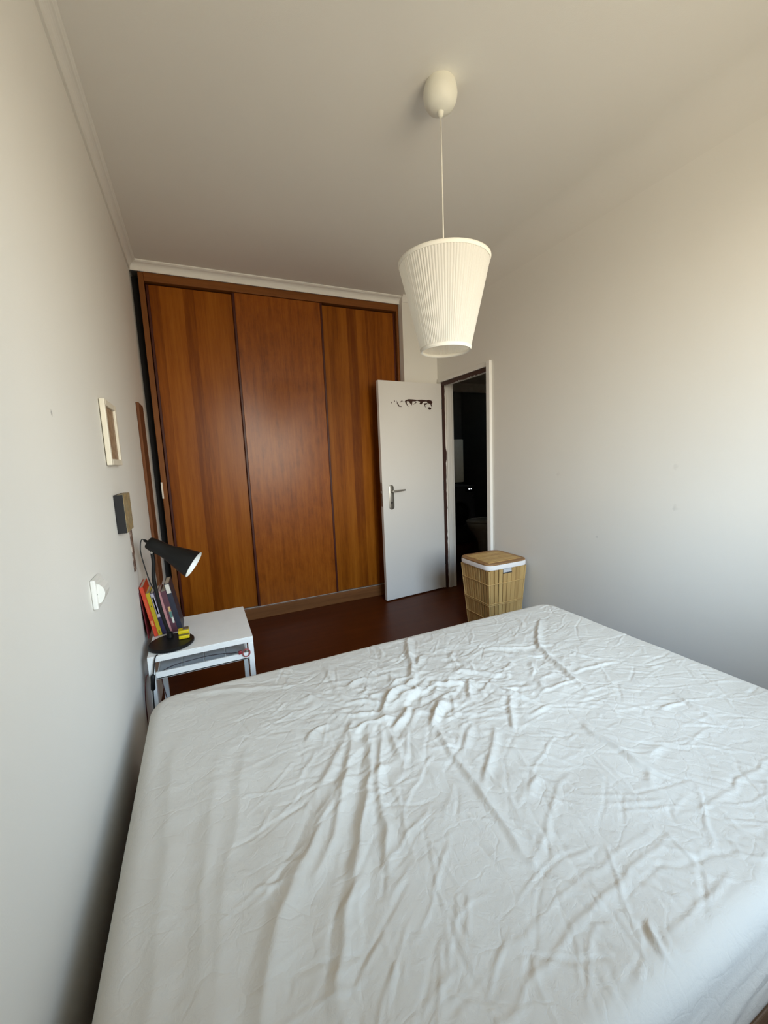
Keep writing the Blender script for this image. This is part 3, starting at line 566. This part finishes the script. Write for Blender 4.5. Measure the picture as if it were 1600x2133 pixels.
for i in range(34):   # short gathers fanning out of the rumpled middle
    a = RNG.uniform(0, 2 * math.pi); r0 = RNG.uniform(.03, .30); c = np.array([(.80, -2.38), (1.12, -2.34), (1.50, -2.26), (1.0, -2.15)][RNG.integers(0, 4)])
    p = c + r0 * np.array((math.cos(a), math.sin(a))) * np.array((1.3, .8)); a2 = a + RNG.normal(0, .55); L_ = RNG.uniform(.05, .16)
    d = np.array((math.cos(a2), math.sin(a2))); nrm = np.array((-d[1], d[0])) * RNG.normal(0, .015)
    FOLDS.append(([tuple(p), tuple(p + d * L_ * .5 + nrm), tuple(p + d * L_)], RNG.uniform(.006, .011), RNG.uniform(.003, .007)))
for i in range(900):  # fine sharp creases left by folding and sleeping
    p = np.array((RNG.uniform(.35, 2.05), RNG.uniform(-3.2, -1.9)))
    base = math.atan2(p[1] + 2.36, p[0] - .85) if RNG.random() < .55 else RNG.uniform(0, math.pi)
    a = base + RNG.normal(0, .35); L_ = RNG.uniform(.04, .22); d = np.array((math.cos(a), math.sin(a))); nrm = np.array((-d[1], d[0])) * RNG.normal(0, .006)
    FOLDS.append(([tuple(p - d * L_ / 2), tuple(p + nrm), tuple(p + d * L_ / 2)], RNG.uniform(.003, .005), RNG.choice([-1, 1]) * RNG.uniform(.0006, .0019)))

def vnoise(X, Y, fx, fy, seed):
    """smooth value noise"""
    r = np.random.default_rng(seed); G = r.uniform(-1, 1, (128, 128)); u, v = X * fx + 17.3, Y * fy + 31.7
    iu, iv = np.floor(u).astype(int), np.floor(v).astype(int); fu, fv = u - iu, v - iv; fu = fu * fu * (3 - 2 * fu); fv = fv * fv * (3 - 2 * fv)
    g = lambda a, b: G[a % 128, b % 128]
    return (g(iu, iv) * (1 - fu) + g(iu + 1, iv) * fu) * (1 - fv) + (g(iu, iv + 1) * (1 - fu) + g(iu + 1, iv + 1) * fu) * fv

def axis_pts(a, b, r, step):
    th = np.linspace(0, math.pi / 2, 9)[:-1]; e = r * (1 - np.sin(math.pi / 2 - th)[::1]); e = r * (1 - np.cos(th)) ; e = r * np.linspace(0, 1, 15) ** 1.6
    n_ = int((b - a - 2 * r) / step); mid = np.linspace(a + r, b - r, n_ + 1)
    return np.concatenate([a + e[:-1], mid, (b - e[:-1])[::-1]])
RE, RC = .050, .095
xs, ys = axis_pts(SX0, SX1, RE, .0042), axis_pts(SY0, SY1, RE, .0042)
X, Y = np.meshgrid(xs, ys, indexing='ij'); nx, ny = X.shape
hxs, hys = (SX1 - SX0) / 2, (SY1 - SY0) / 2; mx_, my_ = (SX0 + SX1) / 2, (SY0 + SY1) / 2
lx, ly = X - mx_, Y - my_
ux = np.clip((np.abs(lx) - (hxs - RC)) / RC, 0, 1); uy = np.clip((np.abs(ly) - (hys - RC)) / RC, 0, 1)
wx, wy = ux * np.sqrt(1 - uy ** 2 / 2), uy * np.sqrt(1 - ux ** 2 / 2)
X = np.where(ux > 0, mx_ + np.sign(lx) * (hxs - RC + RC * wx), X); Y = np.where(uy > 0, my_ + np.sign(ly) * (hys - RC + RC * wy), Y)
qx, qy = np.abs(X - mx_) - (hxs - RC), np.abs(Y - my_) - (hys - RC)
sd = np.minimum(np.maximum(qx, qy), 0) + np.hypot(np.maximum(qx, 0), np.maximum(qy, 0)) - RC     # <= 0 inside
ins = np.clip(-sd, 0, RE)
Z = SZ - (RE - np.sqrt(np.clip(RE ** 2 - (RE - ins) ** 2, 0, None)))
Hh = np.zeros_like(Z)
def wob(P):
    P = np.array(P, float); Q = [P[0]]
    for _ in range(2):
        Q = [P[0]]
        for a, b in zip(P[:-1], P[1:]): Q += [a * .75 + b * .25, a * .25 + b * .75]
        P = np.array(Q + [P[-1]])
    return P
wX = X + .006 * vnoise(X, Y, 22, 22, 5); wY = Y + .006 * vnoise(X, Y, 22, 22, 6)
for pts, sg, ht in FOLDS:
    P = wob(pts); m_ = sg * 4.0; i0, i1 = np.searchsorted(xs, (P[:, 0].min() - m_, P[:, 0].max() + m_)); j0, j1 = np.searchsorted(ys, (P[:, 1].min() - m_, P[:, 1].max() + m_))
    if i1 <= i0 or j1 <= j0: continue
    gx, gy = wX[i0:i1, j0:j1], wY[i0:i1, j0:j1]; best = np.full(gx.shape, 1e9); tt = np.zeros(gx.shape); sgn = np.zeros(gx.shape)
    seg = np.linalg.norm(np.diff(P, axis=0), axis=1); cum = np.concatenate([[0], np.cumsum(seg)])
    for k in range(len(P) - 1):
        a, b = P[k], P[k + 1]; d = b - a; l2 = d @ d + 1e-12; u = np.clip(((gx - a[0]) * d[0] + (gy - a[1]) * d[1]) / l2, 0, 1)
        ex, ey = gx - a[0] - u * d[0], gy - a[1] - u * d[1]; dd = ex * ex + ey * ey; w_ = dd < best
        best = np.where(w_, dd, best); tt = np.where(w_, (cum[k] + u * seg[k]) / cum[-1], tt); sgn = np.where(w_, np.sign(d[0] * ey - d[1] * ex), sgn)
    dist = np.sqrt(best) / sg; env = np.sin(np.pi * (.06 + .88 * tt)) ** .5
    side = np.where(sgn > 0, .75, 1.25); dist = dist * side
    Hh[i0:i1, j0:j1] += ht * env * (np.exp(-1.35 * (np.sqrt(dist ** 2 + .09) - .3)) * np.exp(-(dist / 3) ** 4) - .22 * np.exp(-((dist - 2.0) / .9) ** 2)) * (1.0 if ht > .004 else 1.25)
fade = np.clip(-sd / .06, 0, 1)
Hh += .0030 * vnoise(X, Y, 5, 7, 11) + .0012 * vnoise(X + .02 * vnoise(X, Y, 9, 9, 3), Y, 16, 20, 12)
rum = np.clip(1.1 - np.hypot((X - 1.1) / .75, (Y + 2.3) / .42), 0, 1)
for (f_, s_, a_) in ((24, 21, .0035), (44, 22, .0018)):
    nz = vnoise(X + .03 * vnoise(X, Y, 10, 10, s_ + 5), Y + .03 * vnoise(X, Y, 10, 10, s_ + 6), f_ * .7, f_, s_); Hh += a_ * (rum + .12) * (1 - 2 * np.abs(nz))
Z = Z + Hh * (.15 + .85 * fade)
verts = [np.stack([X.ravel(), Y.ravel(), Z.ravel()], 1)]
idx = np.arange(nx * ny).reshape(nx, ny)
faces = [np.stack([idx[:-1, :-1], idx[1:, :-1], idx[1:, 1:], idx[:-1, 1:]], -1).reshape(-1, 4)]
loop = np.concatenate([idx[:, 0], idx[-1, 1:], idx[-2::-1, -1], idx[0, -2:0:-1]])
LXY = np.stack([X.ravel()[loop], Y.ravel()[loop]], 1); cen = np.array((mx_, my_)); tang = np.roll(LXY, -1, 0) - np.roll(LXY, 1, 0); nrm = np.stack([tang[:, 1], -tang[:, 0]], 1); nrm /= np.linalg.norm(nrm, axis=1)[:, None] + 1e-9
arc = np.concatenate([[0], np.cumsum(np.linalg.norm(np.diff(LXY, axis=0), axis=1))])
prev = loop; off = nx * ny; rows = 22; zt0 = Z.ravel()[loop]
for k in range(1, rows + 4):
    f = min(1, k / rows); z = zt0 * (1 - f) + SB * f
    wv = .007 * vnoise(arc * 1.0 + 2.0 * f * .9, np.full_like(arc, f), 6, 4, 41) * math.sin(math.pi * f) + .003 * vnoise(arc + .5 * f, np.full_like(arc, f), 22, 7, 42) * math.sin(math.pi * f)
    o = wv + .006 * math.sin(math.pi * f)
    if k > rows: o = o - .012 * (k - rows); z = z - .002 * min(k - rows, 2)
    ring = np.concatenate([LXY + nrm * np.broadcast_to(o, arc.shape)[:, None], np.broadcast_to(z, arc.shape)[:, None]], 1)
    verts.append(ring); cur = off + np.arange(len(loop)); off += len(loop)
    faces.append(np.stack([prev, np.roll(prev, -1), np.roll(cur, -1), cur], -1)); prev = cur
V = np.concatenate(verts); F = np.concatenate([faces[0]] + [q[:, ::-1] for q in faces[1:]])
me = bpy.data.meshes.new('fitted_sheet'); me.vertices.add(len(V)); me.vertices.foreach_set('co', V.ravel()); me.loops.add(F.size); me.loops.foreach_set('vertex_index', F.ravel().astype(np.int32))
me.polygons.add(len(F)); me.polygons.foreach_set('loop_start', np.arange(0, F.size, 4, dtype=np.int32)); me.update(calc_edges=True); me.validate(); me.shade_smooth()
t = NT('white_cotton_sheet'); t.b.inputs['Roughness'].default_value = .9; t.b.inputs['Specular IOR Level'].default_value = .15
t.b.inputs['Sheen Weight'].default_value = .08
v = t.obj(); t.link(t.ramp(t.noise(v, 2.2, 4), [(.3, (.66, .620, .552)), (.7, (.70, .660, .592))]), t.b.inputs['Base Color'])
wrn = t.node('ShaderNodeTexNoise', {'Vector': v, 'Scale': 38.0, 'Detail': 4.0, 'Roughness': .55, 'Distortion': .8}).outputs[0]
cr1 = t.node('ShaderNodeMath', {0: t.node('ShaderNodeMath', {0: wrn, 1: -.5}, operation='ADD').outputs[0]}, operation='ABSOLUTE').outputs[0]
vor = t.node('ShaderNodeTexVoronoi', {'Vector': t.node('ShaderNodeVectorMath', {0: v, 1: t.node('ShaderNodeVectorMath', {0: t.node('ShaderNodeTexNoise', {'Vector': v, 'Scale': 9.0}).outputs['Color'], 'Scale': .10}, operation='SCALE').outputs[0]}, operation='ADD').outputs[0], 'Scale': 13.0}, feature='DISTANCE_TO_EDGE').outputs['Distance']
vr = t.node('ShaderNodeMapRange', {'Value': vor, 'From Min': 0.0, 'From Max': .06}).outputs[0]
hh = t.node('ShaderNodeMath', {0: cr1, 1: t.node('ShaderNodeMath', {0: vr, 1: .18}, operation='MULTIPLY').outputs[0]}, operation='ADD').outputs[0]
hh = t.node('ShaderNodeMath', {0: hh, 1: t.node('ShaderNodeMath', {0: t.noise(v, 420, 2), 1: .12}, operation='MULTIPLY').outputs[0]}, operation='ADD').outputs[0]
t.bump(hh, .55, .004)
me.materials.append(t.m)
so = bpy.data.objects.new('fitted_sheet', me); COL.objects.link(so)
put(so, mt); so['label'] = 'creased white cotton fitted sheet'
